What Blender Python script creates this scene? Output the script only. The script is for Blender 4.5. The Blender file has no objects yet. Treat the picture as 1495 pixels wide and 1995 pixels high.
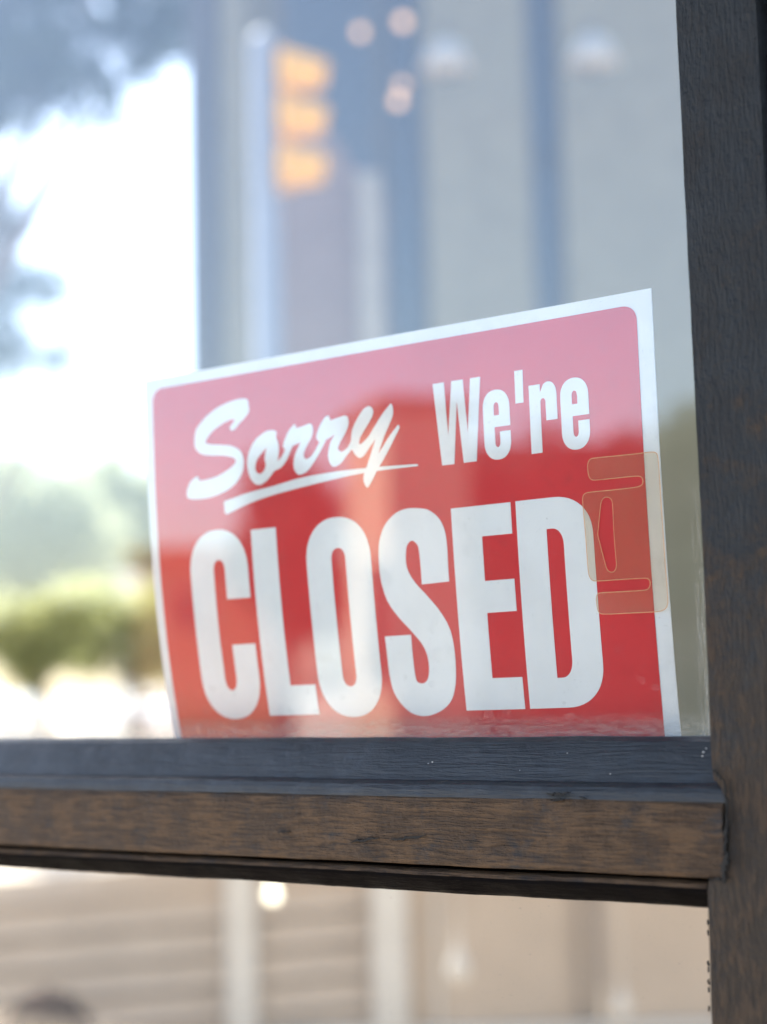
import bpy, bmesh, math, random
from mathutils import Vector, Matrix, noise
from mathutils.geometry import tessellate_polygon
random.seed(11)
SC = bpy.context.scene
COL = SC.collection

# ------------------------------------------------------------------ camera
FPX, CX, CY = 3114.0, 747.5, 997.5          # focal length and centre in photo pixels
CAM = Vector((0.0, -0.64148, 1.30))
AX = Vector((0.83076156, 0.08090972, 0.55071666))
AY = Vector((0.55613851, -0.07914889, -0.82731216))
AZ = Vector((-0.02334899, 0.99357389, -0.11075086))
def ray(px, py):
    d = Vector(((px-CX)/FPX, -(py-CY)/FPX, -1.0))
    return Vector((AX.dot(d), AY.dot(d), AZ.dot(d)))
def P(px, py, depth):                        # a point of the place seen through the glass
    return CAM + ray(px, py)*depth
def R(px, py, depth):                        # a point of the street behind the camera, seen mirrored in the glass
    p = P(px, py, depth); return Vector((p.x, -p.y, p.z))
cam = bpy.data.cameras.new('camera'); camo = bpy.data.objects.new('camera', cam); COL.objects.link(camo)
m = Matrix((AX, AY, AZ))                     # rows: world axes in camera space = camera-to-world rotation
camo.matrix_world = Matrix.Translation(CAM) @ m.to_4x4()
cam.sensor_fit = 'HORIZONTAL'; cam.sensor_width = 24.0; cam.lens = 24.0*FPX/1495.0
cam.clip_start = 0.02; cam.clip_end = 3000
cam.dof.use_dof = True; cam.dof.focus_distance = 0.72; cam.dof.aperture_fstop = 3.6
cam.dof.aperture_blades = 0
SC.camera = camo

# ------------------------------------------------------------------ light
SUN_EL, SUN_AZ = math.radians(56), Vector((-0.93, 0.36, 0)).normalized()
world = bpy.data.worlds.new('World'); SC.world = world; world.use_nodes = True
wt = world.node_tree; bg = wt.nodes['Background']
sky = wt.nodes.new('ShaderNodeTexSky'); sky.sky_type = 'NISHITA'; sky.sun_disc = False
sky.sun_elevation = SUN_EL; sky.sun_rotation = math.atan2(SUN_AZ.x, SUN_AZ.y)
sky.air_density = 1.0; sky.dust_density = 2.0; sky.ozone_density = 1.0
wt.links.new(sky.outputs[0], bg.inputs[0]); bg.inputs[1].default_value = 0.15
sl = bpy.data.lights.new('sun', 'SUN'); sl.energy = 4.2; sl.angle = math.radians(0.5); sl.color = (1, .95, .86)
so = bpy.data.objects.new('sun', sl); COL.objects.link(so)
sd = SUN_AZ*math.cos(SUN_EL) + Vector((0, 0, math.sin(SUN_EL)))
so.rotation_euler = (sd).to_track_quat('Z', 'Y').to_euler()
SC.view_settings.view_transform = 'Standard'; SC.view_settings.look = 'None'
SC.view_settings.exposure = 2.15; SC.view_settings.gamma = 1
SC.render.engine = 'CYCLES'
SC.cycles.use_denoising = True; SC.cycles.denoising_prefilter = 'ACCURATE'; SC.cycles.use_adaptive_sampling = False
SC.cycles.transparent_max_bounces = 16; SC.cycles.max_bounces = 8
SC.cycles.caustics_reflective = False; SC.cycles.caustics_refractive = False
SC.cycles.sample_clamp_indirect = 6

# ------------------------------------------------------------------ helpers
def tag(o, label=None, cat=None, group=None, kind=None):
    if label: o['label'] = label
    if cat: o['category'] = cat
    if group: o['group'] = group
    if kind: o['kind'] = kind
    return o
def empty(name, loc, rz=0):
    o = bpy.data.objects.new(name, None); COL.objects.link(o); o.location = loc; o.rotation_euler = (0, 0, rz)
    o.empty_display_size = .1; return o
def link(name, bm, mat, parent=None, smooth=False, world_coords=True):
    me = bpy.data.meshes.new(name); bmesh.ops.recalc_face_normals(bm, faces=bm.faces)
    bm.to_mesh(me); bm.free()
    for x in (mat if isinstance(mat, (list, tuple)) else [mat]): me.materials.append(x)
    if smooth:
        for p in me.polygons: p.use_smooth = True
    o = bpy.data.objects.new(name, me); COL.objects.link(o)
    if parent:
        o.parent = parent
        if world_coords:
            pm = Matrix.Identity(4); q = parent; chain = []
            while q: chain.append(q); q = q.parent
            for q in reversed(chain):
                pm = pm @ (Matrix.Translation(q.location) @ q.rotation_euler.to_matrix().to_4x4()) if q.type == 'EMPTY' else pm
            me.transform(pm.inverted())
    return o
def box(bm, x0, x1, y0, y1, z0, z1, bev=0, M=None, seg=2):
    vs = [bm.verts.new(v) for v in ((x0,y0,z0),(x1,y0,z0),(x1,y1,z0),(x0,y1,z0),(x0,y0,z1),(x1,y0,z1),(x1,y1,z1),(x0,y1,z1))]
    fs = [bm.faces.new([vs[i] for i in f]) for f in ((0,3,2,1),(4,5,6,7),(0,1,5,4),(1,2,6,5),(2,3,7,6),(3,0,4,7))]
    nv = list(vs)
    if bev:
        es = list({e for f in fs for e in f.edges})
        r = bmesh.ops.bevel(bm, geom=es, offset=bev, segments=seg, affect='EDGES', profile=.5)
        nv = list({v for f in r['faces'] for v in f.verts} | {v for v in vs if v.is_valid})
    if M is not None:
        for v in nv: v.co = M @ v.co
    return nv
def lathe(bm, prof, c, n=24, axis=None):
    rings = []
    for r, z in prof:
        rings.append([bm.verts.new((max(r,1e-5)*math.cos(2*math.pi*i/n), max(r,1e-5)*math.sin(2*math.pi*i/n), z)) for i in range(n)])
    for a, b in zip(rings, rings[1:]):
        for i in range(n): bm.faces.new((a[i], a[(i+1) % n], b[(i+1) % n], b[i]))
    bm.faces.new(rings[0][::-1]); bm.faces.new(rings[-1])
    M = Matrix.Translation(c) @ (axis.to_track_quat('Z', 'Y').to_matrix().to_4x4() if axis else Matrix.Identity(4))
    for rg in rings:
        for v in rg: v.co = M @ v.co
def tube(bm, pts, rad, n=10):
    rings = []
    for k, p in enumerate(pts):
        d = (pts[min(k+1, len(pts)-1)] - pts[max(k-1, 0)]).normalized()
        q = d.to_track_quat('Z', 'Y'); r = rad[k] if isinstance(rad, (list, tuple)) else rad
        rings.append([bm.verts.new(p + q @ Vector((r*math.cos(2*math.pi*i/n), r*math.sin(2*math.pi*i/n), 0))) for i in range(n)])
    for a, b in zip(rings, rings[1:]):
        for i in range(n): bm.faces.new((a[i], a[(i+1) % n], b[(i+1) % n], b[i]))
    bm.faces.new(rings[0][::-1]); bm.faces.new(rings[-1])

# ------------------------------------------------------------------ materials
def mat(name, col=(.5,.5,.5), rough=.6, spec=.5, metal=0):
    m = bpy.data.materials.new(name); m.use_nodes = True
    b = m.node_tree.nodes['Principled BSDF']
    b.inputs['Base Color'].default_value = (*col, 1); b.inputs['Roughness'].default_value = rough
    b.inputs['Metallic'].default_value = metal; b.inputs['Specular IOR Level'].default_value = spec
    return m, m.node_tree, b
def N(t, kind, **kw):
    n = t.nodes.new('ShaderNode'+kind)
    for k, v in kw.items():
        if k in n.inputs: n.inputs[k].default_value = v
        else: setattr(n, k, v)
    return n
def coords(t, scale=(1,1,1), rot=(0,0,0)):
    tc = N(t, 'NewGeometry'); mp = N(t, 'Mapping'); t.links.new(tc.outputs['Position'], mp.inputs[0])
    mp.inputs['Scale'].default_value = scale; mp.inputs['Rotation'].default_value = rot
    return mp.outputs[0]
def ramp(t, src, stops):
    r = N(t, 'ValToRGB'); t.links.new(src, r.inputs[0]); e = r.color_ramp.elements
    while len(e) < len(stops): e.new(.5)
    for x, (p, c) in zip(e, stops):
        x.position = p; x.color = (*c, 1) if isinstance(c, tuple) else (c, c, c, 1)
    return r.outputs[0]
def nz(t, vec, scale, detail=4, rough=.5, dist=0):
    n = N(t, 'TexNoise'); n.inputs['Scale'].default_value = scale; n.inputs['Detail'].default_value = detail
    n.inputs['Roughness'].default_value = rough; n.inputs['Distortion'].default_value = dist
    t.links.new(vec, n.inputs['Vector']); return n.outputs['Fac']
def bump(t, b, h, strength, dist, prev=None):
    n = N(t, 'Bump'); n.inputs['Strength'].default_value = strength; n.inputs['Distance'].default_value = dist
    t.links.new(h, n.inputs['Height'])
    if prev is not None: t.links.new(prev, n.inputs['Normal'])
    t.links.new(n.outputs[0], b.inputs['Normal']); return n.outputs[0]
def varied(name, c0, c1, scale, rough=.7, bs=0, bd=.01, sc=(1,1,1), detail=5, spec=.4):
    m, t, b = mat(name, c0, rough, spec); v = coords(t, sc)
    f = nz(t, v, scale, detail); c = ramp(t, f, [(.35, c0), (.65, c1)]); t.links.new(c, b.inputs['Base Color'])
    if bs: bump(t, b, f, bs, bd)
    return m

def painted_wood(name, axis, lo, hi, worn, rough=.42, bstr=.6, wear=.62, spec=.5, slate=(.030,.036,.044), up=None):
    """old dark gloss paint over coarse wood grain that runs along `axis`"""
    m, t, b = mat(name, lo, rough, spec)
    s = [1, 1, 1]; s['xyz'.index(axis)] = .085 if axis == 'x' else .16
    # gently wandering grain
    v0 = coords(t); wob = N(t, 'TexNoise'); wob.inputs['Scale'].default_value = 14; wob.inputs['Detail'].default_value = 2
    t.links.new(v0, wob.inputs['Vector'])
    mix = N(t, 'VectorMath', operation='MULTIPLY_ADD'); t.links.new(wob.outputs['Color'], mix.inputs[0])
    mix.inputs[1].default_value = (.006, .006, .006); t.links.new(v0, mix.inputs[2])
    mp = N(t, 'Mapping'); t.links.new(mix.outputs[0], mp.inputs[0]); mp.inputs['Scale'].default_value = s
    g1 = nz(t, mp.outputs[0], 620, 3, .6); g2 = nz(t, mp.outputs[0], 1500, 3, .65)
    patch = nz(t, v0, 45, 5, .65); fine = nz(t, v0, 900, 2, .6); big = nz(t, v0, 9, 3, .5)
    c1 = ramp(t, g1, [(.30, lo), (.70, hi)])
    big2 = nz(t, v0, 70, 4, .7, .3)
    mx0 = N(t, 'MixRGB'); mx0.inputs[2].default_value = (*slate, 1)
    sm = ramp(t, big2, [(.52, 0.), (.70, .75)])
    if up:                                       # sky reflection painted as slate above, ground reflection and worn brown below
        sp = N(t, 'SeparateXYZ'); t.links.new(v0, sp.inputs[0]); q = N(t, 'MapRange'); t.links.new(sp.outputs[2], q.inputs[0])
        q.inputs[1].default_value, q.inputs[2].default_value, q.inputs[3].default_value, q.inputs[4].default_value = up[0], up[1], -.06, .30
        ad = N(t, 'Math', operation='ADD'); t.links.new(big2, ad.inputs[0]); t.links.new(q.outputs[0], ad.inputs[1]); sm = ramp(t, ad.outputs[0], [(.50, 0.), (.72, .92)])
    t.links.new(sm, mx0.inputs[0]); t.links.new(c1, mx0.inputs[1])
    mx = N(t, 'MixRGB'); mx.inputs[2].default_value = (*worn, 1)
    add = N(t, 'Math', operation='MULTIPLY_ADD'); t.links.new(g1, add.inputs[0]); add.inputs[1].default_value = .75
    t.links.new(patch, add.inputs[2])
    wr = ramp(t, add.outputs[0], [(wear+.20, 0.0), (wear+.50, .8)])
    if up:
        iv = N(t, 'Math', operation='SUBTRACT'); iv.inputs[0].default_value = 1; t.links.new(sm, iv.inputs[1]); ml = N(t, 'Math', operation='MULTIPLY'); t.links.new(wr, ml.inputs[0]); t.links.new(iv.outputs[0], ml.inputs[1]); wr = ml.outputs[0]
    t.links.new(wr, mx.inputs[0]); t.links.new(mx0.outputs[0], mx.inputs[1]); t.links.new(mx.outputs[0], b.inputs['Base Color'])
    rr = ramp(t, patch, [(.3, rough-.08), (.7, rough+.16)]); t.links.new(rr, b.inputs['Roughness'])
    p = bump(t, b, g1, bstr, .0022); p = bump(t, b, g2, bstr*.7, .0008, p)
    stip = nz(t, v0, 420, 3, .6); p = bump(t, b, stip, bstr*.55, .0011, p); p = bump(t, b, fine, bstr*.45, .0005, p); bump(t, b, big, .35, .006, p)
    return m

M_rail = painted_wood('worn brown paint on rail', 'x', (.042,.026,.016), (.064,.040,.024), (.105,.063,.034), .54, 1.0, .62, .20, (.022,.025,.029))
M_bead = painted_wood('bead paint tinted by sky', 'x', (.014,.017,.021), (.020,.024,.028), (.036,.034,.032), .42, .35, .84, .42)  # slate hue paints in the sky mirrored by the sloping bead
M_mould = painted_wood('black moulding paint with shade', 'x', (.0025,.002,.002), (.005,.004,.004), (.02,.012,.008), .6, .4, .92, .02, (.003,.003,.004))  # black paint, darkened further for the shade under the moulding
M_stile = painted_wood('stile paint tinted by sky and ground', 'z', (.021,.015,.011), (.031,.022,.015), (.056,.035,.021), .52, 1.0, .66, .26, (.013,.016,.019), (1.24, 1.42))  # sky and ground reflection painted into the colour by height
M_soot = varied('matt black joint', (.006,.006,.006), (.014,.013,.012), 80, .8)
M_dark = varied('dark stained timber', (.03,.026,.022), (.05,.042,.036), 20, .6)

def glass_mat(name):
    m = bpy.data.materials.new(name); m.use_nodes = True; t = m.node_tree
    t.nodes.remove(t.nodes['Principled BSDF']); out = t.nodes['Material Output']
    geo = N(t, 'NewGeometry'); fr = N(t, 'Fresnel')
    ior = N(t, 'MapRange'); t.links.new(geo.outputs['Backfacing'], ior.inputs[0])
    ior.inputs[3].default_value = 1.82; ior.inputs[4].default_value = 1/1.82
    t.links.new(ior.outputs[0], fr.inputs['IOR'])
    tr = N(t, 'BsdfTransparent'); tr.inputs[0].default_value = (.972, .985, .978, 1)
    gl = N(t, 'BsdfGlossy'); gl.inputs['Roughness'].default_value = .0
    mx = N(t, 'MixShader'); t.links.new(fr.outputs[0], mx.inputs[0]); t.links.new(tr.outputs[0], mx.inputs[1]); t.links.new(gl.outputs[0], mx.inputs[2])
    # grime: thin film of dust, denser in scratches, along the putty line and low on the pane
    df = N(t, 'BsdfDiffuse'); df.inputs[0].default_value = (.62, .60, .55, 1)
    v = coords(t); sx = N(t, 'SeparateXYZ'); t.links.new(v, sx.inputs[0])
    def mr(src, a, b_, c, d):
        q = N(t, 'MapRange'); t.links.new(src, q.inputs[0])
        for i, val in enumerate((a, b_, c, d)): q.inputs[1+i].default_value = val
        return q.outputs[0]
    def mul(a, b_):
        q = N(t, 'Math', operation='MULTIPLY'); t.links.new(a, q.inputs[0])
        if isinstance(b_, float): q.inputs[1].default_value = b_
        else: t.links.new(b_, q.inputs[1])
        return q.outputs[0]
    def plus(a, b_):
        q = N(t, 'Math', operation='ADD', use_clamp=True); t.links.new(a, q.inputs[0]); t.links.new(b_, q.inputs[1]); return q.outputs[0]
    vs = coords(t, (1.0, 1, .05)); streak = ramp(t, nz(t, vs, 1400, 3, .7), [(.5, 0.), (.72, 1.)])
    edge = mr(sx.outputs['X'], -.2705, -.2665, 0, 1); low = mr(sx.outputs['Z'], 1.40, 1.33, 0, 1)
    side = mul(mul(streak, edge), low)
    lowest = mr(sx.outputs['Z'], 1.2885, 1.279, 0, 1)
    up = mr(sx.outputs['Z'], 1.262, 1.264, 0, 1); side = mul(side, up)
    haze = mul(mul(ramp(t, nz(t, coords(t, (.25,1,1)), 700, 4, .7), [(.35, 0.), (.75, 1.)]), lowest), up)
    spk = ramp(t, nz(t, v, 900, 1, .5), [(.735, 0.), (.75, 1.)])
    vsc = coords(t, (.12, 1, 1), (0, .35, 0)); scr = ramp(t, nz(t, vsc, 500, 2, .6), [(.71, 0.), (.76, 1.)])
    vor = N(t, 'TexVoronoi'); vor.inputs['Scale'].default_value = 85; t.links.new(coords(t, (.8, 1, 1.15)), vor.inputs['Vector'])
    ring = ramp(t, vor.outputs['Distance'], [(.10, .5), (.15, .5), (.17, 1.), (.19, 0.)]); e_ = ring
    few = ramp(t, nz(t, v, 60, 2, .5), [(.50, 0.), (.56, 1.)]); spots = mul(mul(mul(ring, few), mr(sx.outputs['Z'], 1.325, 1.300, 0, 1)), up)
    tot = plus(plus(plus(mul(side, .55), mul(haze, .26)), plus(mul(spk, .12), mul(scr, .05))), mul(spots, .10))
    mask = plus(tot, mr(sx.outputs['X'], -5, 5, .006, .006))
    m2 = N(t, 'MixShader'); t.links.new(mask, m2.inputs[0]); t.links.new(mx.outputs[0], m2.inputs[1]); t.links.new(df.outputs[0], m2.inputs[2])
    t.links.new(m2.outputs[0], out.inputs[0]); return m
M_glass = glass_mat('old window glass')

# ------------------------------------------------------------------ the door
door = empty('shop_door', (-.25, 0, .02)); tag(door, 'dark brown and slate painted glazed wooden door with worn paint, seen close up', 'door')
def wob(v, amp, sc=60, seed=0):
    return amp*noise.noise(Vector((v[0]*sc+seed, v[1]*sc, v[2]*sc)))
def extrude_x(name, prof, x0, x1, mt, amp=.00035, step=.004, sharp=True, seed=0, parent=door, endj=0):
    """profile in (y, z) run along x with hand-planed unevenness"""
    bm = bmesh.new(); n = int((x1-x0)/step); rings = []
    for i in range(n+1):
        x = x0+(x1-x0)*i/n; ej = endj if i == n else 0
        rings.append([bm.verts.new((x+ej*noise.noise(Vector((y*90, z*260, 3))), y+wob((x, y, z), amp, 22, seed)+wob((x, y, z), amp*.4, 120, seed), z+wob((x, y, z+5), amp, 26, seed+9)+wob((x, z, y), amp*.35, 140, seed))) for y, z in prof])
    k = len(prof)
    for a, b in zip(rings, rings[1:]):
        for i in range(k): bm.faces.new((a[i], a[(i+1) % k], b[(i+1) % k], b[i]))
    bm.faces.new(rings[0]); bm.faces.new(rings[-1][::-1])
    o = link(name, bm, mt, parent)
    return o
def arc(c, r, a0, a1, n=6):
    return [(c[0]+r*math.cos(math.radians(a0+(a1-a0)*i/n)), c[1]+r*math.sin(math.radians(a0+(a1-a0)*i/n))) for i in range(n+1)]
# glazing bead in front of the upper pane: long slope, little step, rounded nose
bead = [(-.0003, 1.2776), (-.0022, 1.2774), (-.0052, 1.2755), (-.0085, 1.2705), (-.0118, 1.2640), (-.0136, 1.2600), (-.0142, 1.2588), (-.0150, 1.2586),
        (-.0172, 1.2582), (-.0192, 1.2570), (-.0203, 1.2550), (-.0208, 1.2528), (-.0209, 1.2515), (-.0003, 1.2515)]
extrude_x('glazing_bead', bead, -1.06, -.2504, M_bead, .00045, seed=3, endj=.0006)
rail = [(-.0207, 1.2515), (-.0214, 1.2508), (-.0219, 1.2494)] + [(-.0222, 1.2490-.0025*i) for i in range(1, 10)] + [(-.0222, 1.2232), (-.0216, 1.2215), (-.0200, 1.2210), (-.0100, 1.2208), (.0300, 1.2208), (.0300, 1.2640), (.0045, 1.2640), (.0045, 1.2510)]
extrude_x('mid_rail', rail, -1.06, -.2518, M_rail, .00055, seed=7, endj=.0022)
mould = [(-.0130, 1.2203), (-.0152, 1.2192), (-.0175, 1.2188), (-.0190, 1.2180), (-.0198, 1.2166), (-.0196, 1.2150), (-.0182, 1.2132), (-.0164, 1.2112), (-.0148, 1.2094), (-.0134, 1.2083), (-.0120, 1.2079), (-.0003, 1.2078), (-.0003, 1.2203)]
o = extrude_x('lower_moulding', mould, -1.06, -.2606, [M_mould, M_rail], .0006, seed=12)
k = len(mould)
for q, p in enumerate(o.data.polygons):          # upper lip brown: edge wear plus the light it catches, put into colour
    if q % k in (1, 2, 3): p.material_index = 1
def outline_extrude(bm, pts, y0, y1, step=.006, amp=.00022, seed=0, bev=.0016):
    out = []
    for i, a in enumerate(pts):
        b = pts[(i+1) % len(pts)]; a2, b2 = Vector((a[0], 0, a[1])), Vector((b[0], 0, b[1])); n = max(1, int((b2-a2).length/step))
        for j in range(n):
            p = a2.lerp(b2, j/n); out.append(Vector((p.x+wob(p, amp, 40, seed)+wob(p, amp*.6, 200, seed), 0, p.z+wob(p, amp, 50, seed+4))))
    f = [bm.verts.new((p.x, y0+wob(p, .0002, 30), p.z)) for p in out]; g = [bm.verts.new((p.x, y1, p.z)) for p in out]
    n = len(out); front = bm.faces.new(f); bm.faces.new(g[::-1])
    for i in range(n): bm.faces.new((f[i], f[(i+1) % n], g[(i+1) % n], g[i]))
    if bev: bmesh.ops.bevel(bm, geom=list(front.edges), offset=bev, segments=3, affect='EDGES', profile=.5)
bm = bmesh.new()
outline_extrude(bm, [(-.2566, 2.10), (-.2562, 1.62), (-.2558, 1.45), (-.2553, 1.36), (-.2556, 1.2600), (-.2500, 1.2594), (-.2498, 1.2440), (-.2505, 1.2213), (-.2598, 1.2206), (-.2606, 1.17), (-.2612, .05), (-.2208, .05), (-.2208, 2.10)], -.0208, .030, seed=2, bev=.0022)
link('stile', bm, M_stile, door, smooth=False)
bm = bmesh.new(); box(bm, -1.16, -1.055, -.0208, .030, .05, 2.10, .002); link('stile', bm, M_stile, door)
bm = bmesh.new(); box(bm, -1.06, -.2560, -.0206, .030, 2.0, 2.098, .002); link('top_rail', bm, M_rail, door)
bm = bmesh.new(); box(bm, -1.06, -.2608, -.0206, .030, .052, .26, .002); link('bottom_rail', bm, M_rail, door)
bm = bmesh.new(); box(bm, -1.056, -.2512, .0000, .0040, 1.2644, 2.005); link('glass_pane', bm, M_glass, door)['label'] = 'upper pane with the sign behind it'
bm = bmesh.new(); box(bm, -1.056, -.2550, .0000, .0040, .25, 1.2205); link('glass_pane', bm, M_glass, door)['label'] = 'lower pane below the mid rail'

def sliver(x0, z0, x1, z1, w, seed, mt=M_soot, y=-.0228, name='paint_crack'):
    rnd = random.Random(seed); bm = bmesh.new(); n = 14; up, dn = [], []
    for i in range(n+1):
        t_ = i/n; L_ = math.hypot(x1-x0, z1-z0); nx_, nz_ = -(z1-z0)/L_, (x1-x0)/L_; jj = rnd.uniform(-.35, .35)*w; x = x0+(x1-x0)*t_+jj*nx_; z = z0+(z1-z0)*t_+jj*nz_; h = w*math.sin(math.pi*min(max(t_, .02), .98))**.6*rnd.uniform(.35, 1)
        up.append((x+nx_*h/2, z+nz_*h/2)); dn.append((x-nx_*h/2, z-nz_*h/2))
    f = [bm.verts.new((x, y, z)) for x, z in up+dn[::-1]]; g = [bm.verts.new((x, y+.0012, z)) for x, z in up+dn[::-1]]
    bm.faces.new(f[::-1])
    for i in range(len(f)): bm.faces.new((f[i], f[(i+1) % len(f)], g[(i+1) % len(f)], g[i]))
    link(name, bm, mt, door)
def at(px, py, y): r_ = ray(px, py); q = CAM+r_*((y-CAM.y)/r_.y); return q.x, q.z
for k_, (xa, ya, xb, yb, w) in enumerate([(682, 1641, 738, 1632, .0013), (762, 1637, 830, 1629, .0015), (1062, 1548, 1112, 1545, .0012), (1072, 1560, 1100, 1558, .0009), (540, 1622, 566, 1620, .0006), (1128, 1553, 1142, 1556, .0006), (905, 1700-62, 935, 1640, .0004)]):
    sliver(*at(xa, ya, -.0225), *at(xb, yb, -.0225), w, 60+k_)
for k_, (xa, ya, xb, yb, w) in enumerate([(1411, 1522, 1417, 1600, .0015), (1416, 1585, 1411, 1668, .0017), (1414, 1655, 1408, 1722, .0028), (1380, 1712, 1412, 1716, .0012), (1389, 1500, 1414, 1526, .0012)]):
    sliver(*at(xa, ya, -.0226), *at(xb, yb, -.0226), w, 90+k_, name='joint_crack')
for k_, (ya, w) in enumerate([(1792, .0004), (1812, .0003), (1872, .0007), (1884, .0004), (1908, .0009), (1923, .0005), (1960, .0006)]):
    sliver(*at(1379+k_*.4, ya, -.0006), *at(1380+k_*.4, ya+11, -.0006), w, 130+k_, y=-.0012, name='putty_gap')
M_fleck, _t, _b = mat('white paint fleck', (.7,.7,.66), .7)
for k_, (px_, py_, r_) in enumerate([(1366, 1466, .0007), (1364, 1474, .0006), (1371, 1459, .0005), (1100, 1468, .00035), (1196, 1507, .0004), (842, 1487, .0004), (850, 1484, .0005), (1020, 1500, .0003)]):
    x_, z_ = at(px_, py_, -.0118); yy = -.0150 if py_ > 1480 else -.0118+(z_-1.264)*.55
    bm = bmesh.new(); bmesh.ops.create_icosphere(bm, subdivisions=1, radius=r_*.6, matrix=Matrix.Translation((x_, min(yy, -.0090), z_)) @ Matrix.Diagonal((1.4, 1, .8, 1)))
    link('paint_fleck', bm, M_fleck, door)

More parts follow.
